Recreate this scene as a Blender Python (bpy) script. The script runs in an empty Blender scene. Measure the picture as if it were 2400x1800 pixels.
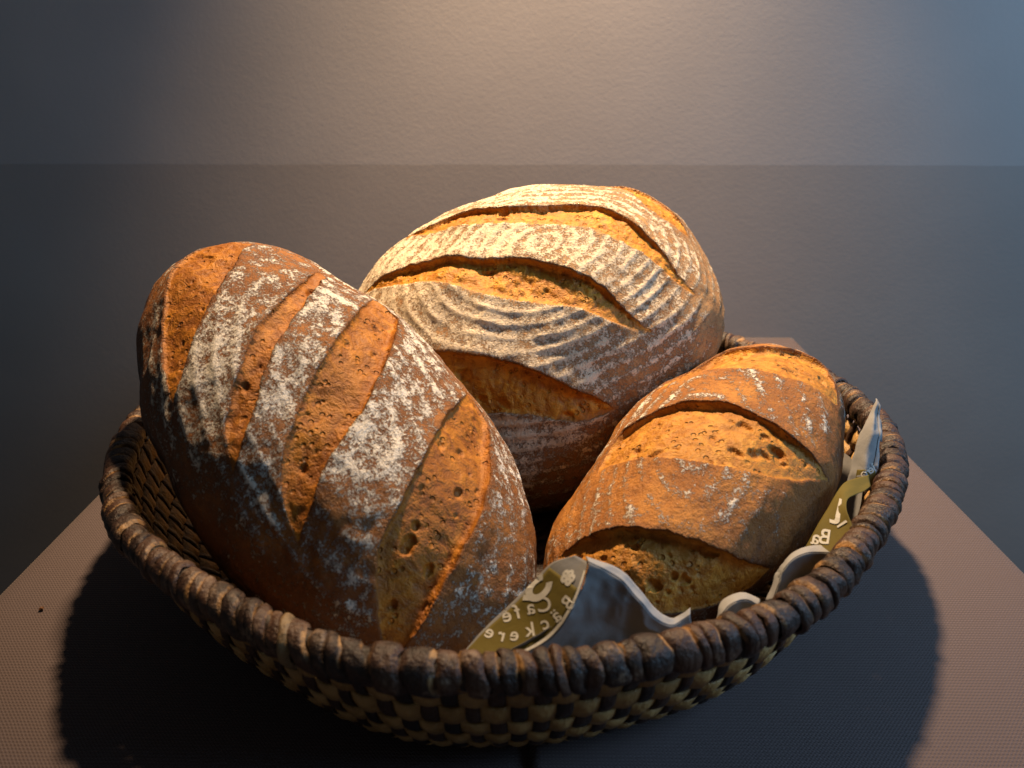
import bpy, bmesh, math, random, json
import numpy as np
from mathutils import Matrix, Vector

SC = bpy.context.scene
COL = SC.collection
rnd = random.Random(7)
nrg = np.random.default_rng(11)

# ------------------------------------------------------------------ camera
PITCH, YAW = math.radians(21.89), math.radians(0.712)
fwd = Vector((-math.sin(YAW)*math.cos(PITCH), math.cos(YAW)*math.cos(PITCH), -math.sin(PITCH)))
rgt = Vector((math.cos(YAW), math.sin(YAW), 0))
upv = rgt.cross(fwd)
cd = bpy.data.cameras.new('camera')
cam = bpy.data.objects.new('camera', cd); COL.objects.link(cam)
CAM = Vector((.0081, -.444, .273))
cam.matrix_world = Matrix(((rgt.x, upv.x, -fwd.x, CAM.x), (rgt.y, upv.y, -fwd.y, CAM.y), (rgt.z, upv.z, -fwd.z, CAM.z), (0, 0, 0, 1)))
cd.lens = 28; cd.sensor_width = 36; cd.clip_start = .01; cd.clip_end = 50
cd.dof.use_dof = True; cd.dof.focus_distance = .44; cd.dof.aperture_fstop = 11.0
SC.camera = cam

# ------------------------------------------------------------------ light
w = bpy.data.worlds.new('World'); SC.world = w; w.use_nodes = True
bg = w.node_tree.nodes['Background']
bg.inputs['Color'].default_value = (.92, .96, 1, 1); bg.inputs['Strength'].default_value = .044

def lamp(name, kind, loc, target, energy, color, **kw):
    d = bpy.data.lights.new(name, kind); d.energy = energy; d.color = color
    for k, v in kw.items(): setattr(d, k, v)
    o = bpy.data.objects.new(name, d); COL.objects.link(o); o.location = loc
    o.rotation_euler = (Vector(target) - Vector(loc)).to_track_quat('-Z', 'Y').to_euler()
    return o
# warm spot over the rear of the table, close to the wall
lamp('warm_spot', 'SPOT', (.020, .318, .97), (.045, .215, 0), 132, (1, .695, .405), spot_size=math.radians(71), spot_blend=1.0, shadow_soft_size=.036)
# cool daylight from a window on the right
lamp('window_light', 'AREA', (1.02, -.26, .66), (.15, .18, .16), 8.2, (.38, .66, 1), shape='RECTANGLE', size=.5, size_y=.6)

SC.view_settings.view_transform = 'Standard'; SC.view_settings.look = 'None'
SC.view_settings.exposure = 0; SC.view_settings.gamma = 1
SC.cycles.max_bounces = 6
SC.cycles.use_denoising = True

# ------------------------------------------------------------------ helpers
def tag(o, label=None, cat=None, group=None, kind=None):
    for k, v in (('label', label), ('category', cat), ('group', group), ('kind', kind)):
        if v: o[k] = v
    return o

def empty(name, loc=(0, 0, 0), parent=None):
    o = bpy.data.objects.new(name, None); COL.objects.link(o); o.location = loc
    o.empty_display_size = .02
    if parent: o.parent = parent
    return o

def mesh_np(name, V, Fq, mat, parent=None, attrs=None, normals=None, smooth=True):
    """mesh object from numpy verts and a quad (or triangle) face array"""
    me = bpy.data.meshes.new(name)
    V = np.asarray(V, np.float32); Fq = np.asarray(Fq, np.int32)
    n, k = Fq.shape
    me.vertices.add(len(V)); me.vertices.foreach_set('co', V.ravel())
    me.loops.add(n*k); me.loops.foreach_set('vertex_index', Fq.ravel())
    me.polygons.add(n); me.polygons.foreach_set('loop_start', np.arange(0, n*k, k, dtype=np.int32))
    me.update(calc_edges=True)
    me.polygons.foreach_set('use_smooth', np.full(n, smooth))
    for an, av in (attrs or {}).items():
        a = me.attributes.new(an, 'FLOAT', 'POINT'); a.data.foreach_set('value', np.asarray(av, np.float32))
    if normals is not None:
        me.normals_split_custom_set_from_vertices(np.asarray(normals).tolist())
    me.materials.append(mat)
    o = bpy.data.objects.new(name, me); COL.objects.link(o)
    if parent: o.parent = parent
    return o

def grid_faces(nu, nv, wrap_u=False, wrap_v=False):
    iu = np.arange(nu if wrap_u else nu-1); iv = np.arange(nv if wrap_v else nv-1)
    a, b = np.meshgrid(iu, iv, indexing='ij')
    a1, b1 = (a+1) % nu, (b+1) % nv
    return np.stack([a*nv+b, a1*nv+b, a1*nv+b1, a*nv+b1], -1).reshape(-1, 4)

def _h(ix, iy, iz, seed):
    n = (ix*374761393 + iy*668265263 + iz*2147483647 + seed*1274126177) & 0xffffffff
    n = ((n ^ (n >> 13))*1274126177) & 0xffffffff
    n = ((n ^ (n >> 16))*2246822519) & 0xffffffff
    return ((n ^ (n >> 15)) & 0xffff)/65535.0*2-1
def noise3(P, freq, seed=0):
    q = np.asarray(P, np.float64)*freq + 137.3
    i = np.floor(q).astype(np.int64); t = q-i; t = t*t*t*(t*(t*6-15)+10)
    r = 0
    for dx in (0, 1):
        for dy in (0, 1):
            for dz in (0, 1):
                wgt = (t[:, 0] if dx else 1-t[:, 0])*(t[:, 1] if dy else 1-t[:, 1])*(t[:, 2] if dz else 1-t[:, 2])
                r = r + wgt*_h(i[:, 0]+dx, i[:, 1]+dy, i[:, 2]+dz, seed)
    return r
def fbm(P, freq, oct=3, seed=0):
    return sum(noise3(P, freq*2**o, seed+o*17)*.5**o for o in range(oct))
def sstep(a, b, x):
    t = np.clip((x-a)/(b-a), 0, 1); return t*t*(3-2*t)

# ------------------------------------------------------------------ materials
class NT:
    def __init__(s, name):
        s.m = bpy.data.materials.new(name); s.m.use_nodes = True
        s.t = s.m.node_tree; s.b = s.t.nodes['Principled BSDF']; s.out = s.t.nodes['Material Output']
    def n(s, typ, ins=None, **kw):
        x = s.t.nodes.new(typ)
        for k, v in kw.items(): setattr(x, k, v)
        for k, v in (ins or {}).items(): s.put(x.inputs[k], v)
        return x
    def put(s, inp, v):
        if isinstance(v, bpy.types.NodeSocket): s.t.links.new(v, inp)
        elif hasattr(inp.default_value, '__len__') and not hasattr(v, '__len__'): inp.default_value = [v]*len(inp.default_value)
        elif hasattr(v, '__len__') and len(inp.default_value) == 4 and len(v) == 3: inp.default_value = (*v, 1)
        else: inp.default_value = v
    def coord(s): return s.n('ShaderNodeTexCoord').outputs['Object']
    def attr(s, name): return s.n('ShaderNodeAttribute', attribute_name=name).outputs['Fac']
    def noise(s, vec, scale, detail=3, rough=.5, dist=0):
        return s.n('ShaderNodeTexNoise', {'Vector': vec, 'Scale': scale, 'Detail': detail, 'Roughness': rough, 'Distortion': dist}).outputs['Fac']
    def math(s, op, a, b=0.0, c=None):
        x = s.n('ShaderNodeMath', operation=op); s.put(x.inputs[0], a); s.put(x.inputs[1], b)
        if c is not None: s.put(x.inputs[2], c)
        return x.outputs[0]
    def ramp(s, v, a, b, lo=0.0, hi=1.0):
        return s.n('ShaderNodeMapRange', {'Value': v, 'From Min': a, 'From Max': b, 'To Min': lo, 'To Max': hi}, interpolation_type='SMOOTHSTEP').outputs['Result']
    def mix(s, f, a, b, blend='MIX'):
        x = s.n('ShaderNodeMix', data_type='RGBA', blend_type=blend)
        s.put(x.inputs[0], f); s.put(x.inputs[6], a); s.put(x.inputs[7], b); return x.outputs[2]
    def bump(s, h, strength, dist, normal=None):
        i = {'Height': h, 'Strength': strength, 'Distance': dist}
        if normal: i['Normal'] = normal
        return s.n('ShaderNodeBump', i).outputs['Normal']
    def set(s, **kw):
        for k, v in kw.items(): s.put(s.b.inputs[k.replace('_', ' ')], v)
        return s.m

def bread_material(name, dark, mid, bright, crumb_a, crumb_b, flour_col):
    m = NT(name); c = m.coord(); crumb = m.attr('crumb'); fl = m.attr('flour'); crust_dark = m.attr('crust_dark')
    n1 = m.noise(c, 45, 4, .55); n2 = m.noise(c, 260, 4, .65); n3 = m.noise(c, 900, 2, .6)
    # crust: blistered brown, darker towards the underside and along the baked lips
    f = m.math('ADD', m.math('MULTIPLY', n1, .7), m.math('MULTIPLY', n2, .5))
    f = m.math('SUBTRACT', f, m.math('MULTIPLY', crust_dark, .55))
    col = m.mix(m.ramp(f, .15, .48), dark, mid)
    col = m.mix(m.ramp(f, .50, .85), col, bright)
    # flour: fine powder plus clots
    clot = m.noise(c, 110, 5, .7)
    pw = m.math('ADD', m.math('MULTIPLY', m.noise(c, 900, 4, .75), .46), m.math('ADD', m.math('MULTIPLY', m.noise(c, 270, 3, .6), .30), m.math('MULTIPLY', clot, .24)))
    pw = m.math('ADD', m.math('MULTIPLY', m.math('SUBTRACT', pw, .5), 4.6), fl)
    fm = m.math('MULTIPLY', m.ramp(pw, .30, .66), .95)
    fm = m.math('MULTIPLY', fm, m.ramp(crumb, .35, .0))
    speck = m.ramp(m.noise(c, 480, 1, .5), .73, .78)
    speck = m.math('MULTIPLY', m.math('MULTIPLY', speck, .6), m.ramp(crumb, .5, .0))
    fm = m.math('MAXIMUM', fm, speck)
    # crumb: torn open texture with pores
    st = m.n('ShaderNodeMapping', {'Vector': c, 'Scale': (1, 1, 1)}).outputs[0]
    cn = m.noise(st, 170, 4, .65, .6); cn2 = m.noise(c, 55, 3, .5)
    ccol = m.mix(m.ramp(cn, .36, .62), crumb_b, crumb_a)
    ccol = m.mix(m.ramp(cn2, .40, .68), m.mix(.55, ccol, crumb_b), ccol)
    vor = m.n('ShaderNodeTexVoronoi', {'Vector': c, 'Scale': 230, 'Randomness': 1}).outputs['Distance']
    pore = m.math('MULTIPLY', m.ramp(vor, .34, .18), m.ramp(m.noise(c, 70, 2), .46, .60))
    base = m.mix(fm, col, flour_col)
    base = m.mix(m.ramp(crumb, .3, .7), base, ccol)
    hc = m.math('ADD', m.math('MULTIPLY', n2, .45), m.math('ADD', m.math('MULTIPLY', m.noise(c, 620, 4, .7), .5), m.math('MULTIPLY', fm, .5)))
    hb = m.math('SUBTRACT', m.math('ADD', m.math('MULTIPLY', cn, .55), m.math('MULTIPLY', n3, .2)), m.math('MULTIPLY', pore, .6))
    h = m.n('ShaderNodeMix', {0: m.ramp(crumb, .3, .7), 2: hc, 3: hb}).outputs[0]
    nb = m.bump(h, 1.0, .0026)
    ro = m.math('SUBTRACT', .78, m.math('MULTIPLY', m.math('SUBTRACT', 1, fm), .30))
    ro = m.math('ADD', ro, m.math('MULTIPLY', crumb, .10))
    m.set(Base_Color=base, Roughness=ro, Normal=nb)
    m.b.inputs['Specular IOR Level'].default_value = .35
    return m.m

def wall_paint(name, colr):
    m = NT(name); c = m.coord()
    b = m.bump(m.math('ADD', m.noise(c, 300, 3, .55), m.math('MULTIPLY', m.noise(c, 90, 2), .4)), .10, .0014)
    v = m.ramp(m.noise(c, 5, 3), .3, .7, .94, 1.05)
    col = m.mix(1.0, colr, v, 'MULTIPLY')
    return m.set(Base_Color=col, Roughness=.62, Normal=b)

def cloth_material():
    m = NT('woven_cloth'); c = m.coord()
    xyz = m.n('ShaderNodeSeparateXYZ', {0: c}).outputs
    wob = m.math('MULTIPLY', m.math('SUBTRACT', m.noise(c, 90, 2), .5), .0006)
    k = 2*math.pi/.0017
    sx = m.math('SINE', m.math('MULTIPLY', m.math('ADD', xyz[0], wob), k))
    sy = m.math('SINE', m.math('MULTIPLY', m.math('ADD', xyz[1], wob), k*.9))
    pr = m.math('MULTIPLY', sx, sy)
    h = m.math('ADD', m.math('MULTIPLY', pr, .5), m.math('MULTIPLY', sy, .35))
    f = m.ramp(h, -.6, .7)
    col = m.mix(f, (.042, .028, .030), (.098, .066, .067))
    col = m.mix(m.ramp(m.noise(c, 14, 4, .6), .35, .7, 0, .35), col, (.068, .048, .053))
    b = m.bump(h, .6, .0005)
    m.set(Base_Color=col, Roughness=.72, Normal=b)
    m.b.inputs['Sheen Weight'].default_value = .2
    m.b.inputs['Sheen Tint'].default_value = (1, .86, .74, 1)
    m.b.inputs['Sheen Roughness'].default_value = .5
    return m.m

def strip_material(name, a, b_, edge_col, rough, edge_amt):
    """dried leaf strip: fibrous, worn pale along the edges"""
    m = NT(name); c = m.coord(); e = m.attr('edge'); t = m.attr('tone')
    fib = m.noise(m.n('ShaderNodeMapping', {'Vector': c, 'Scale': (1, 1, .35)}).outputs[0], 420, 4, .6)
    blot = m.noise(c, 95, 4, .6)
    col = m.mix(m.ramp(m.math('ADD', blot, m.math('MULTIPLY', m.math('SUBTRACT', t, .5), .5)), .32, .70), a, b_)
    col = m.mix(m.ramp(fib, .3, .75, 0, .45), col, b_)
    worn = m.math('MULTIPLY', m.ramp(m.math('ADD', e, m.math('MULTIPLY', m.math('SUBTRACT', m.noise(c, 60, 4, .7), .5), 1.9)), .75, 1.35), edge_amt)
    col = m.mix(worn, col, edge_col)
    scuff = m.ramp(m.math('ADD', m.noise(c, 170, 5, .75), m.math('MULTIPLY', m.noise(c, 35, 2), .5)), .80, 1.0, 0, .55)
    col = m.mix(m.math('MULTIPLY', scuff, edge_amt), col, (.30, .20, .13))
    fine = m.noise(c, 750, 3, .6)
    bp = m.bump(m.math('ADD', m.math('ADD', fib, m.math('MULTIPLY', fine, .5)), m.math('MULTIPLY', blot, .8)), .8, .0013)
    ro = m.math('ADD', rough, m.math('MULTIPLY', m.math('SUBTRACT', blot, .5), .5))
    m.set(Base_Color=col, Roughness=ro, Normal=bp)
    return m.m

def paper_material(name, colr, trans=.25):
    m = NT(name); c = m.coord()
    v = m.ramp(m.noise(c, 25, 3), .3, .7, .92, 1.04)
    col = m.mix(1.0, colr, v, 'MULTIPLY')
    b = m.bump(m.math('ADD', m.noise(c, 55, 4, .6, 1.5), m.math('MULTIPLY', m.n('ShaderNodeTexVoronoi', {'Vector': c, 'Scale': 70}, feature='DISTANCE_TO_EDGE').outputs[0], .5)), .35, .0012)
    m.set(Base_Color=col, Roughness=.8, Normal=b)
    m.b.inputs['Specular IOR Level'].default_value = .2
    tr = m.n('ShaderNodeBsdfTranslucent', {'Color': col, 'Normal': b})
    mx = m.n('ShaderNodeMixShader', {0: trans, 1: m.b.outputs[0], 2: tr.outputs[0]})
    m.t.links.new(mx.outputs[0], m.out.inputs[0])
    return m.m

M_WALL_UP = wall_paint('light_grey_wall_paint', (.355, .318, .302))
M_WALL_LO = wall_paint('mid_grey_wall_paint', (.295, .258, .238))
M_CLOTH = cloth_material()
FLOUR = (.76, .69, .59)
M_BREAD = {
 'left': bread_material('dark_rye_crust', (.048, .0155, .004), (.19, .064, .012), (.34, .125, .022), (.46, .172, .013), (.23, .072, .006), FLOUR),
 'back': bread_material('floured_pale_crust', (.16, .066, .022), (.34, .165, .058), (.48, .27, .11), (.58, .265, .020), (.32, .115, .009), (.70, .58, .42)),
 'right': bread_material('golden_brown_crust', (.085, .029, .007), (.27, .098, .017), (.45, .185, .030), (.54, .255, .034), (.32, .122, .012), FLOUR),
}
M_RIM = strip_material('dark_leaf_strip', (.011, .0055, .0038), (.066, .029, .015), (.46, .25, .09), .50, 1.0)
M_STAKE = strip_material('dark_brown_stake', (.012, .006, .004), (.055, .025, .013), (.20, .10, .04), .48, .35)
M_STRAW = strip_material('pale_straw', (.29, .155, .042), (.46, .275, .095), (.60, .42, .20), .55, .4)
M_CORE = strip_material('cut_cane', (.13, .075, .032), (.26, .17, .08), (.40, .28, .14), .6, .3)
M_PAPER = paper_material('white_glassine_paper', (.20, .20, .203), .05)  # white paper toned down: shade on the flap faces is in this colour
M_PAPER_LIT_DOUBLE = paper_material('lit_and_double_layer_paper', (.32, .32, .325), .05)  # paler copy: light painted on fold tops, double layer at the tip
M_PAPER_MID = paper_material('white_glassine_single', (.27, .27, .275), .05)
M_OLIVE = paper_material('olive_print', (.125, .098, .022), .06)
M_INK_WHITE = paper_material('unprinted_white_lettering', (.55, .54, .50), .07)

def crumb_material():
    m = NT('baked_crumb'); c = m.coord()
    return m.set(Base_Color=m.mix(m.noise(c, 900, 3), (.06, .025, .01), (.16, .07, .025)), Roughness=.8)
M_CRUMB = crumb_material()
LOAVES = {"left":{"c":[-0.0914,-0.0764,0.0932],"M":[[0.63031,0.72917,0.26649],[-0.64058,0.68241,-0.3521],[-0.4386,0.05122,0.89722]],"s":[0.1432,0.077,0.0646],"wd":[[-0.801,0.222,0.556],[-0.871,0.031,0.49],[-0.844,-0.255,0.473],[-0.826,-0.455,0.333],[-0.735,-0.635,0.236],[-0.627,-0.764,0.151],[-0.468,-0.879,0.095],[-0.36,-0.932,-0.026],[-0.225,-0.973,-0.05],[-0.122,-0.974,-0.193],[-0.003,-0.973,-0.229],[0.097,-0.962,-0.256],[0.254,-0.943,-0.213],[0.822,0.536,0.194],[0.761,0.603,0.241],[0.661,0.685,0.306],[0.513,0.747,0.424],[0.366,0.758,0.54],[0.23,0.658,0.717],[-0.041,0.811,0.583],[-0.17,0.632,0.757],[-0.291,0.588,0.755],[-0.493,0.602,0.627],[-0.628,0.475,0.616],[0.869,0.472,0.145],[0.928,0.16,0.336]],"wr":[0.017,0.003,-0.006,-0.002,-0.003,-0.004,-0.008,-0.002,-0.005,0.004,0.005,0.004,-0.003,0.034,0.027,0.011,-0.001,-0.005,-0.038,0.02,-0.021,-0.017,0.003,0.02,0.007,-0.057],"sl":[[[[-0.748,0.153,0.646],[-0.602,-0.116,0.79],[-0.519,-0.284,0.806],[-0.446,-0.435,0.782],[-0.383,-0.556,0.738],[-0.319,-0.668,0.673],[-0.251,-0.765,0.592],[-0.203,-0.863,0.463]],[[-0.87,0.033,0.491],[-0.843,-0.218,0.492],[-0.732,-0.431,0.528],[-0.617,-0.576,0.537],[-0.5,-0.703,0.505],[-0.39,-0.783,0.484],[-0.274,-0.836,0.475],[-0.203,-0.863,0.463]]],[[[-0.469,0.432,0.771],[-0.323,0.197,0.926],[-0.234,-0.014,0.972],[-0.152,-0.206,0.967],[-0.095,-0.346,0.933],[-0.029,-0.458,0.889],[0.028,-0.559,0.829],[0.077,-0.65,0.756],[0.127,-0.74,0.66],[0.16,-0.814,0.559]],[[-0.508,0.436,0.743],[-0.364,0.089,0.927],[-0.287,-0.137,0.948],[-0.229,-0.315,0.921],[-0.169,-0.438,0.883],[-0.099,-0.559,0.824],[-0.017,-0.687,0.727],[0.034,-0.747,0.664],[0.104,-0.786,0.609],[0.16,-0.814,0.559]]],[[[-0.251,0.594,0.765],[-0.143,0.598,0.788],[-0.04,0.476,0.878],[0.059,0.289,0.956],[0.169,0.059,0.984],[0.24,-0.115,0.964],[0.293,-0.306,0.906],[0.329,-0.438,0.837],[0.381,-0.564,0.732],[0.424,-0.663,0.617],[0.45,-0.735,0.507]],[[-0.277,0.582,0.764],[-0.147,0.269,0.952],[-0.054,0.042,0.998],[0.02,-0.146,0.989],[0.071,-0.284,0.956],[0.137,-0.431,0.892],[0.197,-0.551,0.811],[0.263,-0.65,0.713],[0.325,-0.701,0.635],[0.395,-0.728,0.561],[0.45,-0.735,0.507]]],[[[0.264,0.715,0.648],[0.368,0.702,0.609],[0.478,0.563,0.674],[0.564,0.42,0.711],[0.641,0.265,0.72],[0.7,0.134,0.702],[0.752,-0.04,0.657],[0.786,-0.166,0.596],[0.817,-0.3,0.492],[0.834,-0.451,0.317],[0.839,-0.529,0.132]],[[0.226,0.724,0.652],[0.342,0.367,0.865],[0.432,0.091,0.897],[0.489,-0.073,0.869],[0.544,-0.22,0.81],[0.578,-0.338,0.743],[0.623,-0.444,0.644],[0.673,-0.498,0.547],[0.728,-0.538,0.424],[0.787,-0.56,0.259],[0.839,-0.529,0.132]]]],"rc":[0.185,-0.155,0.97],"ho":[[-0.057,-0.573,0.818,0.00142,1.6],[-0.097,-0.449,0.888,0.00083,1.4],[0.026,0.217,0.976,0.00142,1.3],[-0.028,0.068,0.997,0.0013,1.5],[0.441,0.191,0.877,0.00154,2],[0.476,0.325,0.817,0.00166,1.1],[0.599,0.118,0.792,0.00201,1.1],[0.654,-0.305,0.693,0.00237,1.7],[0.625,-0.226,0.747,0.00154,1.3],[0.748,-0.485,0.454,0.00166,1.3],[0.541,-0.098,0.835,0.00107,1.3],[-0.493,-0.463,0.737,0.00095,1.3],[-0.413,-0.68,0.605,0.00095,1.8],[0.293,-0.568,0.769,0.00142,1.5],[0.657,0.025,0.753,0.00095,1.2]]},"back":{"c":[0.0174,0.0818,0.103],"M":[[0.94138,-0.33264,-0.05613],[0.2514,0.80272,-0.54078],[0.22494,0.49497,0.83929]],"s":[0.1327,0.1041,0.0854],"wd":[[-0.789,0.476,0.387],[-0.629,0.603,0.491],[-0.467,0.566,0.68],[-0.259,0.592,0.763],[0.006,0.737,0.676],[0.22,0.645,0.732],[0.419,0.511,0.751],[0.546,0.544,0.637],[0.686,0.43,0.586],[0.805,0.273,0.526],[0.873,0.056,0.484],[0.881,-0.181,0.437],[0.9,-0.34,0.273],[0.893,-0.447,0.051],[0.832,-0.555,-0.026],[-0.249,-0.898,-0.361],[-0.437,-0.824,-0.361],[-0.096,-0.925,-0.367],[-0.249,-0.898,-0.361]],"wr":[0.019,0.003,-0.014,-0.019,0.008,-0.003,-0.009,0.015,0.022,-0.0,-0.005,-0.018,-0.009,0.005,0.012,0.273,0.178,0.213,0.273],"sl":[[[[-0.515,0.619,0.594],[-0.392,0.536,0.748],[-0.295,0.549,0.782],[-0.171,0.463,0.87],[-0.021,0.328,0.945],[0.122,0.283,0.951],[0.23,0.271,0.935],[0.344,0.205,0.916],[0.427,0.115,0.897],[0.48,0.004,0.877],[0.528,-0.125,0.84],[0.57,-0.236,0.787],[0.594,-0.336,0.731],[0.636,-0.421,0.646],[0.68,-0.488,0.546]],[[-0.515,0.619,0.594],[-0.384,0.443,0.81],[-0.284,0.359,0.889],[-0.189,0.278,0.942],[-0.057,0.188,0.981],[0.029,0.142,0.989],[0.123,0.092,0.988],[0.211,0.025,0.977],[0.296,-0.049,0.954],[0.377,-0.136,0.916],[0.437,-0.223,0.872],[0.495,-0.285,0.821],[0.554,-0.381,0.74],[0.622,-0.461,0.633],[0.68,-0.488,0.546]]],[[[-0.779,0.312,0.543],[-0.668,0.273,0.692],[-0.581,0.236,0.779],[-0.459,0.161,0.874],[-0.362,0.093,0.927],[-0.227,-0.02,0.974],[-0.09,-0.099,0.991],[-0.003,-0.16,0.987],[0.075,-0.248,0.966],[0.138,-0.313,0.94],[0.199,-0.386,0.901],[0.239,-0.459,0.856],[0.284,-0.551,0.785],[0.325,-0.622,0.712],[0.385,-0.678,0.627]],[[-0.779,0.312,0.543],[-0.681,0.191,0.707],[-0.559,0.05,0.828],[-0.466,-0.034,0.884],[-0.391,-0.124,0.912],[-0.327,-0.202,0.923],[-0.246,-0.29,0.925],[-0.162,-0.356,0.92],[-0.076,-0.409,0.909],[0.009,-0.468,0.884],[0.08,-0.503,0.86],[0.139,-0.544,0.828],[0.204,-0.604,0.771],[0.285,-0.649,0.706],[0.385,-0.678,0.627]]],[[[-0.73,-0.281,0.623],[-0.586,-0.373,0.72],[-0.481,-0.458,0.747],[-0.38,-0.538,0.753],[-0.281,-0.617,0.735],[-0.2,-0.684,0.702],[-0.129,-0.75,0.649],[-0.056,-0.81,0.584],[0.01,-0.86,0.51],[0.07,-0.901,0.427],[0.124,-0.936,0.329]],[[-0.73,-0.281,0.623],[-0.641,-0.479,0.6],[-0.57,-0.602,0.559],[-0.512,-0.685,0.518],[-0.443,-0.765,0.467],[-0.343,-0.811,0.474],[-0.254,-0.852,0.458],[-0.166,-0.896,0.412],[-0.075,-0.925,0.372],[0.023,-0.939,0.344],[0.124,-0.936,0.329]]],[[[0.528,0.557,0.641],[0.639,0.473,0.607],[0.738,0.379,0.559],[0.787,0.237,0.569],[0.83,0.079,0.551],[0.845,-0.003,0.535]],[[0.528,0.557,0.641],[0.612,0.377,0.695],[0.652,0.188,0.735],[0.707,0.068,0.704],[0.777,-0.002,0.63],[0.845,-0.003,0.535]]]],"rc":[0.06,-0.05,0.997],"ho":[[-0.479,-0.589,0.651,0.00343,1.3],[-0.071,0.261,0.963,0.00171,2],[0.343,-0.04,0.939,0.00157,1.6],[-0.247,-0.099,0.964,0.00186,2.2],[-0.118,-0.125,0.985,0.00143,1.6],[-0.018,-0.354,0.935,0.00128,1.6],[0.271,0.113,0.956,0.00128,1.8],[-0.438,-0.719,0.54,0.00186,1.8],[-0.353,-0.779,0.518,0.002,1.8],[-0.034,-0.9,0.434,0.00128,1.3]]},"right":{"c":[0.1054,-0.0658,0.0646],"M":[[-0.56513,0.67439,-0.47521],[-0.79552,-0.59806,0.09733],[-0.21857,0.43305,0.87447]],"s":[0.1213,0.0661,0.0495],"wd":[[-0.643,-0.071,0.762],[-0.513,-0.22,0.83],[-0.416,-0.317,0.853],[-0.203,-0.278,0.939],[-0.046,-0.307,0.951],[0.143,-0.34,0.929],[0.259,-0.43,0.865],[0.392,-0.451,0.802],[0.456,-0.656,0.601],[0.573,-0.639,0.513],[0.633,-0.624,0.459],[0.774,-0.475,0.419],[-0.682,0.087,0.726],[-0.649,0.372,0.663],[-0.657,0.55,0.516],[-0.643,0.71,0.286],[-0.558,0.824,0.105],[-0.537,0.822,-0.19],[-0.381,0.864,-0.329],[-0.26,0.872,-0.415],[-0.141,0.861,-0.488],[0.032,0.86,-0.51],[0.232,0.86,-0.454],[0.392,0.836,-0.383],[0.425,0.693,-0.582]],"wr":[0.036,0.065,0.038,-0.017,-0.031,-0.045,-0.03,-0.031,0.007,0.032,0.031,-0.01,-0.002,-0.027,-0.031,-0.021,-0.019,0.006,0.026,0.031,0.017,-0.002,-0.019,-0.046,-0.003],"sl":[[[[-0.198,-0.297,0.934],[-0.334,-0.26,0.906],[-0.477,-0.263,0.839],[-0.56,-0.174,0.81],[-0.645,-0.071,0.761],[-0.622,0.238,0.746],[-0.683,0.397,0.613],[-0.738,0.522,0.428],[-0.731,0.641,0.234],[-0.611,0.785,0.099],[-0.528,0.849,0.01]],[[-0.198,-0.297,0.934],[-0.279,-0.151,0.948],[-0.286,0.038,0.958],[-0.288,0.211,0.934],[-0.321,0.425,0.847],[-0.337,0.558,0.758],[-0.362,0.674,0.644],[-0.394,0.772,0.499],[-0.416,0.839,0.35],[-0.455,0.872,0.182],[-0.528,0.849,0.01]]],[[[0.383,-0.322,0.866],[0.303,-0.356,0.884],[0.213,-0.352,0.911],[0.136,-0.284,0.949],[0.099,-0.15,0.984],[0.051,-0.017,0.999],[0.018,0.117,0.993],[0.004,0.274,0.962],[-0.009,0.445,0.896],[-0.017,0.576,0.817],[-0.015,0.702,0.712],[-0.006,0.808,0.59],[0.003,0.891,0.454],[-0.004,0.955,0.297],[-0.009,0.985,0.172],[-0.021,0.999,-0.028],[-0.031,0.986,-0.166]],[[0.383,-0.322,0.866],[0.361,-0.215,0.908],[0.366,-0.023,0.93],[0.371,0.2,0.907],[0.365,0.379,0.851],[0.357,0.533,0.767],[0.331,0.662,0.672],[0.308,0.759,0.574],[0.278,0.844,0.459],[0.235,0.914,0.331],[0.169,0.967,0.19],[0.077,0.997,0.025],[-0.031,0.986,-0.166]]],[[[0.79,-0.29,0.541],[0.765,-0.18,0.618],[0.741,-0.028,0.671],[0.722,0.129,0.68],[0.696,0.32,0.642],[0.673,0.46,0.579],[0.65,0.584,0.486],[0.628,0.675,0.387],[0.603,0.753,0.262],[0.57,0.815,0.105],[0.517,0.851,-0.096],[0.431,0.831,-0.352]],[[0.79,-0.29,0.541],[0.886,-0.056,0.46],[0.924,0.19,0.331],[0.899,0.407,0.162],[0.831,0.555,-0.045],[0.745,0.629,-0.221],[0.64,0.688,-0.341],[0.523,0.748,-0.409],[0.431,0.831,-0.352]]]],"rc":[0.238,0.483,0.843],"ho":[[0.301,0.007,0.954,0.00172,1.3],[0.1,0.907,0.409,0.00287,1.5],[0.159,0.858,0.488,0.00191,1.8],[0.23,0.733,0.641,0.00182,2.0],[0.037,0.99,0.137,0.00143,0.6],[0.331,0.263,0.906,0.00115,1.8],[0.3,0.374,0.877,0.00105,2],[-0.496,0.633,0.594,0.00191,2.2],[-0.512,0.763,0.396,0.00124,1.8],[0.764,0.592,0.256,0.00191,0.8],[0.745,0.638,0.195,0.00182,0.6],[0.03,0.515,0.857,0.00086,1.4],[0.061,0.266,0.962,0.00086,1.6],[0.067,0.736,0.673,0.00086,1.5],[0.236,0.163,0.958,0.00096,1.4],[0.127,0.541,0.831,0.00076,1.5],[0.091,0.813,0.575,0.00076,1.4],[0.748,0.661,0.053,0.00115,1.2],[0.811,0.56,0.168,0.00115,1.2],[0.166,0.807,0.566,0.00086,1.2]]}}
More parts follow.
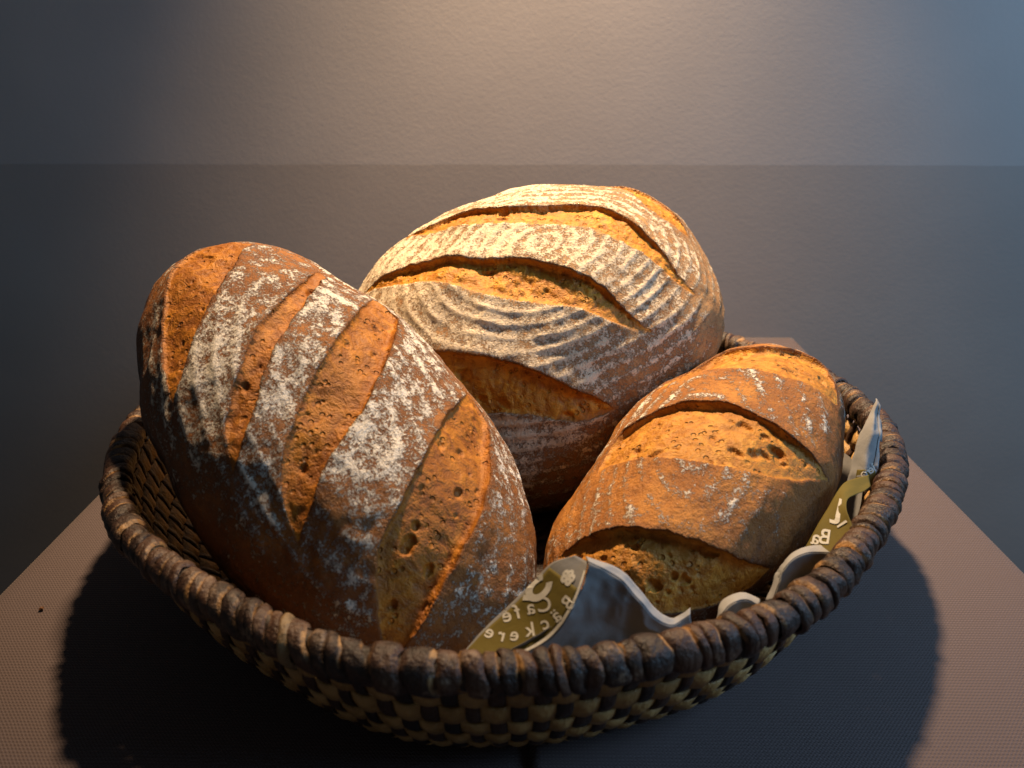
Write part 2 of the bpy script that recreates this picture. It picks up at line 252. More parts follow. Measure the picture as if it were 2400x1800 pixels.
# ------------------------------------------------------------------ setting
def box_np(x0, x1, y0, y1, z0, z1):
    V = [(x, y, z) for x in (x0, x1) for y in (y0, y1) for z in (z0, z1)]
    F_ = [(0, 1, 3, 2), (4, 6, 7, 5), (0, 4, 5, 1), (2, 3, 7, 6), (0, 2, 6, 4), (1, 5, 7, 3)]
    return V, F_
WY = .412
V, F_ = box_np(-2.2, 2.2, WY, WY+.1, -.9, 1.6)
tag(mesh_np('wall', V, F_, M_WALL_UP, smooth=False), kind='structure')
# darker painted dado, its upper edge slightly uneven as a rolled paint line is
n = 400
xs = np.linspace(-2.2, 2.2, n)
zt = .1755 + .0004*noise3(np.c_[xs, xs*0, xs*0], 30, 3) + .0003*noise3(np.c_[xs, xs*0, xs*0], 110, 5)
Vd = np.concatenate([np.c_[xs, np.full(n, WY-.0005), np.full(n, -.9)], np.c_[xs, np.full(n, WY-.0005), zt], np.c_[xs, np.full(n, WY+.001), zt]])
Fd = np.concatenate([np.stack([np.arange(n-1)+k*n, np.arange(1, n)+k*n, np.arange(1, n)+(k+1)*n, np.arange(n-1)+(k+1)*n], 1) for k in (0,)])
tag(mesh_np('wall_dado', Vd, Fd, M_WALL_LO, smooth=False), kind='structure')

# table wrapped in cloth: two lengths of cloth, the right one lapped over the left
def cloth_panel(x0, x1, y0, y1, z, r, drop, left_side, right_side, name, parent, lift=0.0):
    prof = []                                                # cross-section along x
    if left_side:
        prof += [(x0, -drop), (x0, -drop*.5)] + [(x0+r-r*math.cos(a), z-r+r*math.sin(a)) for a in np.linspace(0, math.pi/2, 7)]
    else: prof += [(x0, z-.0015), (x0, z)]
    prof += [(x, z) for x in np.linspace(x0+(r if left_side else 0), x1-(r if right_side else 0), 60)[1:-1]]
    if right_side:
        prof += [(x1-r+r*math.cos(a), z-r+r*math.sin(a)) for a in np.linspace(math.pi/2, 0, 7)] + [(x1, -drop*.5), (x1, -drop)]
    else: prof += [(x1, z)]
    prof = np.array(prof)
    ys = np.linspace(y0, y1, 70)
    V = np.zeros((len(prof), len(ys)+2, 3))
    for j, y in enumerate(ys):
        V[:, j+1] = np.c_[prof[:, 0], np.full(len(prof), y), prof[:, 1]]
    top = np.minimum(prof[:, 1], z)
    V[:, 0] = np.c_[prof[:, 0], np.full(len(prof), y0-.001), np.full(len(prof), -drop)]
    V[:, -1] = np.c_[prof[:, 0], np.full(len(prof), y1+.001), np.full(len(prof), -drop)]
    V = V.reshape(-1, 3)
    m_ = V[:, 2] > z-.001
    V[m_, 2] += .0003*fbm(V[m_], 22, 2, 9) - .0003
    return mesh_np(name, V, grid_faces(len(prof), len(ys)+2), M_CLOTH, parent)
TX0, TX1, TY0, TY1 = -.287, .300, -.33, .366
tc = empty('tablecloth', (0, 0, -.6))
tag(tc, 'brown grey woven tablecloth wrapped over the table under the basket', 'tablecloth')
a = cloth_panel(TX0, .030, TY0, TY1, 0.0, .012, .6, True, False, 'cloth_panel', tc); a.location.z = .6
b = cloth_panel(.0125, TX1, TY0-.0008, TY1+.0008, .0022, .006, .6, False, True, 'cloth_panel', tc); b.location.z = .6

# a stray crumb on the cloth left of the basket
bm = bmesh.new(); bmesh.ops.create_icosphere(bm, subdivisions=2, radius=.0013)
for v in bm.verts: v.co *= 1+.25*rnd.uniform(-1, 1); v.co.z *= .7
me = bpy.data.meshes.new('bread_crumb'); bm.to_mesh(me); bm.free(); me.materials.append(M_CRUMB)
o = bpy.data.objects.new('bread_crumb', me); COL.objects.link(o); o.location = (-.2495, -.0945, .0012)
tag(o, 'tiny dark crumb lying on the cloth left of the basket', 'crumb')

# ------------------------------------------------------------------ loaves
def polyline(P, n):
    P = np.asarray(P); d = np.r_[0, np.cumsum(np.linalg.norm(np.diff(P, axis=0), axis=1))]
    s = np.linspace(0, d[-1], n)
    return np.stack([np.interp(s, d, P[:, i]) for i in range(3)], 1)
def smooth_line(P, it=3):
    P = P.copy()
    for _ in range(it): P[1:-1] = .25*P[:-2]+.5*P[1:-1]+.25*P[2:]
    return P
def dist_line(Q, L):
    best = np.full(len(Q), 9.); par = np.zeros(len(Q))
    for i in range(len(L)-1):
        a, d = L[i], L[i+1]-L[i]; dd = max(d@d, 1e-14)
        t = np.clip(((Q-a)@d)/dd, 0, 1)
        r = np.linalg.norm(Q-a-t[:, None]*d, axis=1)
        m_ = r < best; best[m_] = r[m_]; par[m_] = (i+t[m_])/(len(L)-1)
    return best, par
def in_poly(q, poly):
    ins = np.zeros(len(q), bool); n = len(poly); j = n-1
    for i in range(n):
        xi, yi = poly[i]; xj, yj = poly[j]
        c = ((yi > q[:, 1]) != (yj > q[:, 1])) & (q[:, 0] < (xj-xi)*(q[:, 1]-yi)/((yj-yi) or 1e-12)+xi)
        ins ^= c; j = i
    return ins

def build_loaf(key, label, spec):
    S = LOAVES[key]; c = np.array(S['c']); M = np.array(S['M']); s = np.array(S['s'])
    wd, wr, rc = np.array(S['wd']), np.array(S['wr']), np.array(S['rc'])
    def shape(D):
        g = np.exp((D@wd.T-1)/.06); k = 1+(g@wr)/(g.sum(1)+.35)
        return D*s*k[:, None]
    NB, NA = 540, 470
    bb = np.radians(np.linspace(-89.6, 89.6, NB)); bb = bb - .10*np.sin(2*bb)*0
    u = np.linspace(-1, 1, NA, endpoint=False); aa = np.pi*(.72*u+.28*u**3)
    B_, A_ = np.meshgrid(bb, aa, indexing='ij')
    D = np.stack([np.sin(B_), np.cos(B_)*np.sin(A_), np.cos(B_)*np.cos(A_)], -1).reshape(-1, 3)
    D = np.r_[D, [[-1, 0, 0], [1, 0, 0]]]
    P = shape(D); N = D/s; N /= np.linalg.norm(N, axis=1)[:, None]
    nv = len(P)
    disp = .0030*fbm(P, 20, 2, spec['seed']) + .0004*fbm(P, 130, 2, spec['seed']+5)
    tang = np.zeros_like(P)
    # banneton rings
    cp = shape(rc[None])[0]
    e1 = np.array([1., 0, 0]); rel = P-cp
    ax_, ay_ = rel[:, 0], rel[:, 1]
    th = spec['ring_rot']; x_ = ax_*math.cos(th)+ay_*math.sin(th); y_ = -ax_*math.sin(th)+ay_*math.cos(th)
    geo = np.sqrt((x_/spec['ring_aspect'])**2+y_**2+rel[:, 2]**2*.8)
    ph = geo/spec['ring_pitch'] + .22*noise3(P, 22, 4)+.07*noise3(P, 90, 6)
    ring = .5+.5*np.cos(2*np.pi*ph)
    ringp = ring**2.2
    rmask = sstep(spec.get('ring_lo', -.35), spec.get('ring_lo', -.35)+.6, D[:, 2])
    # flour
    lowf = fbm(P, 28, 3, spec['seed']+31); midf = fbm(P, 90, 3, spec['seed']+41)
    top = sstep(spec['fl_lo'], spec['fl_hi'], D@np.array(spec['fl_dir'])/np.linalg.norm(spec['fl_dir']))
    flour = spec['fl']*top + spec['fl_low']*lowf + .10*midf + spec['fl_ring']*(ringp-.35)*rmask*(.55+.45*top)
    crust_dark = sstep(.45, -.35, D[:, 2])*spec['crust_dark'] + .25*lowf  # darkens towards the underside, plus random tone
    crumb = np.zeros(nv); owner = np.full(nv, -1)
    ringd = spec['ring_amp']*(ringp-.3)*rmask*np.clip(.9+.5*lowf+.6*midf, .2, 1.6)
    keep_ring = np.ones(nv)
    for si, ((eu, el), (depth, ear, over, kk)) in enumerate(zip(S['sl'], spec['slash'])):
        n_ = 70
        def edge(E, sd):
            E = np.array(E); Lq = polyline(shape(E/np.linalg.norm(E, axis=1)[:, None]), n_)
            Lq = smooth_line(Lq, 4)
            j = np.stack([noise3(Lq+sd, 160, 70+sd+i)+.7*noise3(Lq+sd, 420, 90+sd+i) for i in range(3)], 1)*.0006
            Lq[1:-1] += j[1:-1]; return Lq
        U_, L_ = edge(eu, si*3), edge(el, si*3+1)
        ctr = (U_.mean(0)+L_.mean(0))/2
        near = np.where(np.linalg.norm(P-ctr, axis=1) < np.linalg.norm(np.r_[U_, L_]-ctr, axis=1).max()+.02)[0]
        near = near[(D[near]@(ctr/np.linalg.norm(ctr))) > -.2]
        Q = P[near]
        du, su = dist_line(Q, U_); dl, sl_ = dist_line(Q, L_)
        # chart round the slash centre
        z_ = (ctr/s); z_ /= np.linalg.norm(z_); x1 = np.cross(z_, [0.3, .5, .9]); x1 /= np.linalg.norm(x1); y1 = np.cross(z_, x1)
        def chart(X):
            X = X/s; X = X/np.linalg.norm(X, axis=1)[:, None]
            ang = np.arccos(np.clip(X@z_, -1, 1)); p2 = np.stack([X@x1, X@y1], 1)
            return p2/np.maximum(np.linalg.norm(p2, axis=1), 1e-9)[:, None]*ang[:, None]
        ins = in_poly(chart(Q), chart(np.r_[U_, L_[::-1]]))
        wid = du+dl; t = du/np.maximum(wid, 1e-9)
        par = np.where(du < dl, su, sl_)
        tap = np.clip(np.sin(np.pi*np.clip(par, .0, 1.))*1.6, 0, 1)
        tap *= np.where(ins, np.clip(wid/.010, .12, 1), 1)
        # direction across the slash
        iu = np.clip((su*(n_-1)).astype(int), 0, n_-1)
        g = L_[iu]-U_[iu]; g /= np.maximum(np.linalg.norm(g, axis=1), 1e-6)[:, None]
        g -= N[near]*(g*N[near]).sum(1)[:, None]
        sgn = np.where(ins, np.minimum(du, dl), -np.minimum(du, dl))
        wobble = 1+.35*noise3(Q, 60, 200+si)
        up_side = (du <= dl)
        eo = np.where(up_side & ~ins, ear*np.exp(-(du/.0085)**2)*tap*wobble, 0)
        eo += np.where(~up_side & ~ins, .0007*np.exp(-(dl/.004)**2)*tap, 0)
        to = np.where(up_side & ~ins, over*np.exp(-(du/.006)**2)*tap, 0)
        ei = ear*tap*wobble*np.exp(-du/.0009)
        ti = over*tap*np.exp(-du/.0011)
        rise = np.clip(1-t, 0, 1)**kk
        di = -depth*tap*(1-np.exp(-du/.0011))*rise*(1+.25*noise3(Q, 45, 300+si)) - .0009*tap*(1-np.exp(-dl/.0008))
        tear = (spec['tear']*(.0006*fbm(Q, 260, 3, 400+si) + .0009*noise3(Q, 75, 500+si)))*np.clip(sgn/.002, 0, 1)
        # holes left by gas bubbles
        idx = np.where(ins & (sgn > .0018))[0]
        pit = np.zeros(len(Q))
        if len(idx):
            area = ins.sum()
            todo = [(None, .0009+.0022*nrg.random()**3*spec['hole_size'], 1.25+.7*nrg.random()) for _ in range(int(spec['holes']*area/1000))]
            for hx, hy, hz, hr, asp in S['ho']:                 # the large bubbles
                hp = shape(np.array([[hx, hy, hz]]))[0]
                if np.linalg.norm(Q[idx]-hp, axis=1).min() < .0015: todo.append((hp, hr*1.15, asp))
            for h_, (q0, rr_, asp) in enumerate(todo):
                if q0 is None: q0 = Q[idx[nrg.integers(len(idx))]]
                k0 = int(np.argmin(np.linalg.norm(U_-q0, axis=1))); al = U_[min(k0+2, n_-1)]-U_[max(k0-2, 0)]; al /= max(np.linalg.norm(al), 1e-9)
                cand = np.abs(Q-q0).max(1) < rr_*2.8
                v = Q[cand]-q0; la = v@al; pr = np.sqrt((la/asp)**2+np.maximum((v*v).sum(1)-la**2, 0))/rr_
                pr = pr*(1+.22*noise3(Q[cand], 420, h_))
                d_ = np.where(pr < 1, rr_*.85*np.maximum(0, 1-pr**3)**.5, 0)
                pit[cand] = np.maximum(pit[cand], d_)
        disp[near] += np.where(ins, ei+di+tear-pit, eo)
        tang[near] += np.where(ins, ti, to)[:, None]*g
        cr_ = np.clip(.5+sgn/.0010, 0, 1)
        crumb[near] = np.maximum(crumb[near], cr_)
        owner[near[ins]] = si
        keep_ring[near] *= 1-np.clip(.5+sgn/.0015, 0, 1)
        # little flour survives on the lip itself
        flour[near] -= np.where(~ins, .16*np.exp(-(np.minimum(du, dl)/.0022)**2), 0)
        crust_dark[near] += np.where(~ins & up_side, .45*np.exp(-(du/.0016)**2), 0)
    disp += ringd*keep_ring
    PP = P + N*disp[:, None] + tang
    PP[:, 2] += s[2]
    # faces
    fq = grid_faces(NB, NA, wrap_v=True)
    vn = np.zeros_like(PP)
    fn = np.cross(PP[fq[:, 2]]-PP[fq[:, 0]], PP[fq[:, 3]]-PP[fq[:, 1]])
    if (fn*N[fq[:, 0]]).sum() < 0: fq = fq[:, ::-1]; fn = -fn
    for k in range(4):
        for i in range(3): vn[:, i] += np.bincount(fq[:, k], fn[:, i], nv)
    vn[-2:] = N[-2:]
    vn /= np.maximum(np.linalg.norm(vn, axis=1), 1e-12)[:, None]
    root = empty('bread_loaf'); Rm = Matrix(M.tolist())
    base = Vector(c) - Rm @ Vector((0, 0, s[2]))
    root.matrix_world = Matrix.Translation(base) @ Rm.to_4x4()
    tag(root, label, 'bread')
    own = np.max(np.where((owner[fq] >= 0).sum(1)[:, None] >= 3, owner[fq], -1), axis=1)
    mat = M_BREAD[key]
    for g_ in [-1]+list(range(len(S['sl']))):
        sel = fq[own == g_]
        if not len(sel): continue
        ids, inv = np.unique(sel, return_inverse=True)
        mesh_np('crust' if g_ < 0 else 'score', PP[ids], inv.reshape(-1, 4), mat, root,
                attrs={'crumb': crumb[ids], 'flour': flour[ids], 'crust_dark': crust_dark[ids]}, normals=vn[ids])
    return root

build_loaf('left', 'dark brown crusty loaf with four slanted scores leaning over the left basket rim', dict(
    seed=3, ring_rot=-.25, ring_aspect=2.2, ring_pitch=.0088, ring_amp=.0004, fl=.46, fl_low=.24, fl_ring=.20, fl_lo=-.55, fl_hi=.85, fl_dir=(-.1, .05, 1), crust_dark=1.0,
    slash=[(.0028, .0010, .0008, .6), (.0034, .0012, .001, .6), (.0038, .0016, .0012, .6), (.0036, .0014, .0012, .6)], holes=.45, hole_size=1.0, tear=.35))
build_loaf('back', 'big round floured loaf with ring pattern standing at the back of the basket', dict(
    seed=23, ring_lo=-.8, ring_rot=.1, ring_aspect=1.45, ring_pitch=.0071, ring_amp=.0006, fl=.70, fl_low=.16, fl_ring=.30, fl_lo=-1.0, fl_hi=.9, fl_dir=(-.7, .1, 1), crust_dark=.7,
    slash=[(.0018, .0018, .0010, 2.0), (.0024, .0024, .0017, 1.9), (.0032, .0024, .0018, 1.2), (.0014, .0015, .0010, 1.2)], holes=.8, hole_size=.8, tear=1.0))
build_loaf('right', 'small golden brown loaf with wide open score at the right of the basket', dict(
    seed=47, ring_rot=.35, ring_aspect=2.4, ring_pitch=.0085, ring_amp=.0004, fl=.27, fl_low=.24, fl_ring=.34, fl_lo=-.1, fl_hi=.8, fl_dir=(-.4, .4, 1), crust_dark=.7,
    slash=[(.0024, .0014, .0008, 1.0), (.0022, .0020, .0013, 1.8), (.0026, .0022, .0016, .9)], holes=1.2, hole_size=1.1, tear=.6))

# ------------------------------------------------------------------ basket
RIM_T = np.radians([-173, -159, -149, -139, -133, -125, -120, -116, -110, -106, -99, -92, -84, -80, -75, -70, -65, -59, -53, -45, -38, -32, -20, -13, -6, 1, 10, 19, 28, 36, 41, 60, 90, 120, 150])
RIM_R = np.array([.245, .243, .244, .247, .245, .246, .246, .247, .252, .254, .257, .255, .254, .253, .25, .25, .25, .249, .246, .241, .239, .239, .241, .244, .246, .243, .244, .246, .245, .242, .241, .243, .246, .247, .246])*.887
def rim_r(t):
    t = (np.asarray(t)+np.pi) % (2*np.pi)-np.pi
    return np.interp(t, np.r_[RIM_T[-1]-2*np.pi, RIM_T, RIM_T[0]+2*np.pi], np.r_[RIM_R[-1], RIM_R, RIM_R[0]])
ts = np.linspace(-np.pi, np.pi, 720, endpoint=False); rs = rim_r(ts)
kern = np.exp(-(np.arange(-20, 21)/8.)**2); kern /= kern.sum()
rs = np.convolve(np.r_[rs[-20:], rs, rs[:20]], kern, 'valid')
def RR(t): return np.interp((np.asarray(t)+np.pi) % (2*np.pi)-np.pi, np.r_[ts, np.pi], np.r_[rs, rs[0]])
ZR = .078
def RZ(t): return ZR - .0015*np.exp(-((np.asarray(t)+1.6)/.5)**2) - .0048*np.exp(-((np.asarray(t)-.45)/.45)**2) + .0010*np.sin(3*t+1)+.0006*np.sin(7*t)
basket = tag(empty('bread_basket'), 'round woven basket with thick dark wrapped rim holding three loaves', 'basket')

# rim wraps: one strip each, wound in a steep helix over the rim
t0 = -math.pi; wraps = []
while t0 < math.pi-.01:
    wdt = (.0070 if -2.9 < t0 < .9 else .0085)*rnd.choice((rnd.uniform(.55, .9), rnd.uniform(.8, 1.2), rnd.uniform(1.1, 1.7)))
    wraps.append((t0, wdt)); t0 += wdt/.219
for i, (t0, wdt) in enumerate(wraps):
    nu, nvv = 22, 8
    tc_ = t0+wdt/.219/2
    leftish = tc_ < -1.75 or tc_ > 2
    slant = rnd.uniform(.75, 1.35)*(.0075 if leftish else .0035)
    phi0 = math.radians(200)
    fat = rnd.uniform(-.0004, .0009); bul = rnd.uniform(.0007, .0013)*(1 if not leftish else .75)
    is_end = abs(tc_+1.915) < wdt/.219/2
    if is_end: fat, bul, wdt = .0014, .0006, min(wdt, .008)
    U_, V_ = np.meshgrid(np.linspace(0, 1, nu), np.linspace(-1, 1, nvv), indexing='ij')
    phi = phi0-U_*2*np.pi*1.0
    along = V_*wdt*.53*(1+.10*np.sin(5*phi+i)) + slant*(U_-.5)*2 + .0007*np.sin(phi*2+i*1.7)
    tilt = rnd.uniform(-.0007, .0007)
    rr_ = fat+bul*np.sqrt(np.maximum(0, 1-V_**4*.98))*1.15 - .0008*np.abs(V_)**4 + tilt*V_ + .0004*np.sin(3*phi+i*2.3)*rnd.random()
    rr_ = rr_ + .00045*noise3(np.c_[along.ravel()*1.0, phi.ravel()*.01, np.full(phi.size, i*.37)], 240, 8).reshape(phi.shape)
    t = tc_+along/.219
    rad, ver = .0062+rr_, .0068+rr_
    R_ = RR(t)+rad*np.cos(phi); Z_ = RZ(t)+ver*np.sin(phi)
    X = np.stack([R_*np.cos(t), R_*np.sin(t), Z_], -1).reshape(-1, 3)
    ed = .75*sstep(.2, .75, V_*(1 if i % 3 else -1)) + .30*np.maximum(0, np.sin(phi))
    mesh_np('rim_wrap', X, grid_faces(nu, nvv), M_CORE if is_end else M_RIM, basket,
            attrs={'edge': ed.ravel(), 'tone': np.full(nu*nvv, rnd.random()*(1.2 if rnd.random() < .2 else .8))})
# cane core under the wraps
t = np.linspace(-np.pi, np.pi, 200, endpoint=False); phi = np.linspace(0, 2*np.pi, 12, endpoint=False)
T_, PH = np.meshgrid(t, phi, indexing='ij')
X = np.stack([(RR(T_)+.0058*np.cos(PH))*np.cos(T_), (RR(T_)+.0058*np.cos(PH))*np.sin(T_), RZ(T_)+.0063*np.sin(PH)], -1).reshape(-1, 3)
mesh_np('rim_core', X, grid_faces(200, 12, True, True), M_STAKE, basket, attrs={'edge': np.zeros(len(X)), 'tone': np.zeros(len(X))})

# side: pale weavers and dark stakes in plain weave
PROF = np.array([(-.0030, .0745), (-.0050, .064), (-.0080, .0535), (-.0120, .043), (-.0175, .0325), (-.0240, .0220), (-.0315, .0130), (-.041, .0068), (-.056, .0040), (-.085, .0034)])
pl = np.r_[0, np.cumsum(np.linalg.norm(np.diff(PROF, axis=0), axis=1))]
def prof(l): return np.interp(l, pl, PROF[:, 0]), np.interp(l, pl, PROF[:, 1])
def prof_n(l):
    a, b_ = prof(l-.002), prof(l+.002); d = np.array([b_[0]-a[0], b_[1]-a[1]]); d = d/np.linalg.norm(d, axis=0)
    return -d[1], d[0]
NS, ROW = 164, .0122
NROW = int(pl[-1]/ROW)
for r_ in range(NROW):
    lc = .006+ROW*(r_+.5)
    K = NS*4
    tt = np.linspace(-np.pi, np.pi, K, endpoint=False)
    und = np.cos(np.arange(K)/4*np.pi + (r_ % 2)*np.pi)*.00105
    cross = [(-.46, .0006), (0, .0011), (.46, .0006), (.46, -.0006), (-.46, -.0006)]
    V = []
    jit = .0006*noise3(np.c_[np.cos(tt)*.2, np.sin(tt)*.2, tt*0+r_], 60, 5)
    for (cl, ch) in cross:
        l_ = lc+cl*ROW+jit
        dr, dz = prof(l_); nr, nz = prof_n(l_)
        off = und+ch
        R_ = RR(tt)+dr+nr*off
        V.append(np.stack([R_*np.cos(tt), R_*np.sin(tt), dz+nz*off], -1))
    V = np.stack(V, 1).reshape(-1, 3)
    mesh_np('weaver', V, grid_faces(K, 5, True, True), M_STRAW, basket,
            attrs={'edge': np.tile([.8, .1, .8, .5, .5], K), 'tone': np.repeat(.5+.7*noise3(np.c_[np.cos(tt), np.sin(tt), tt*0+r_*3.1], 30, 3), 5)}, smooth=True)
for k in range(NS):
    tk = -math.pi+2*math.pi*(k+.0)/NS
    ll = np.linspace(.001, pl[-1]-.002, 34)
    rowpos = (ll-.006)/ROW-.5
    und = -np.cos(rowpos*np.pi+k*np.pi)*.00120
    und = np.where(rowpos < -.6, .0006, und)
    dr, dz = prof(ll); nr, nz = prof_n(ll)
    wv = .0031*(RR(tk)+dr)/.215*rnd.uniform(.85, 1.2)
    tj = tk+rnd.uniform(-.0022, .0022)+.0018*np.sin(ll*90+k)
    V = []
    for (cw, ch) in ((-1, 0), (-.5, .0008), (.5, .0008), (1, 0), (0, -.0006)):
        ta = tj+cw*wv/(RR(tk)+dr)
        R_ = RR(ta)+dr+nr*(und+ch)
        V.append(np.stack([R_*np.cos(ta), R_*np.sin(ta), dz+nz*(und+ch)], -1))
    V = np.stack(V, 1).reshape(-1, 3)
    mesh_np('stake', V, grid_faces(34, 5, False, True), M_STAKE, basket,
            attrs={'edge': np.tile([.7, .2, .2, .7, 0], 34), 'tone': np.full(len(V), rnd.random())})
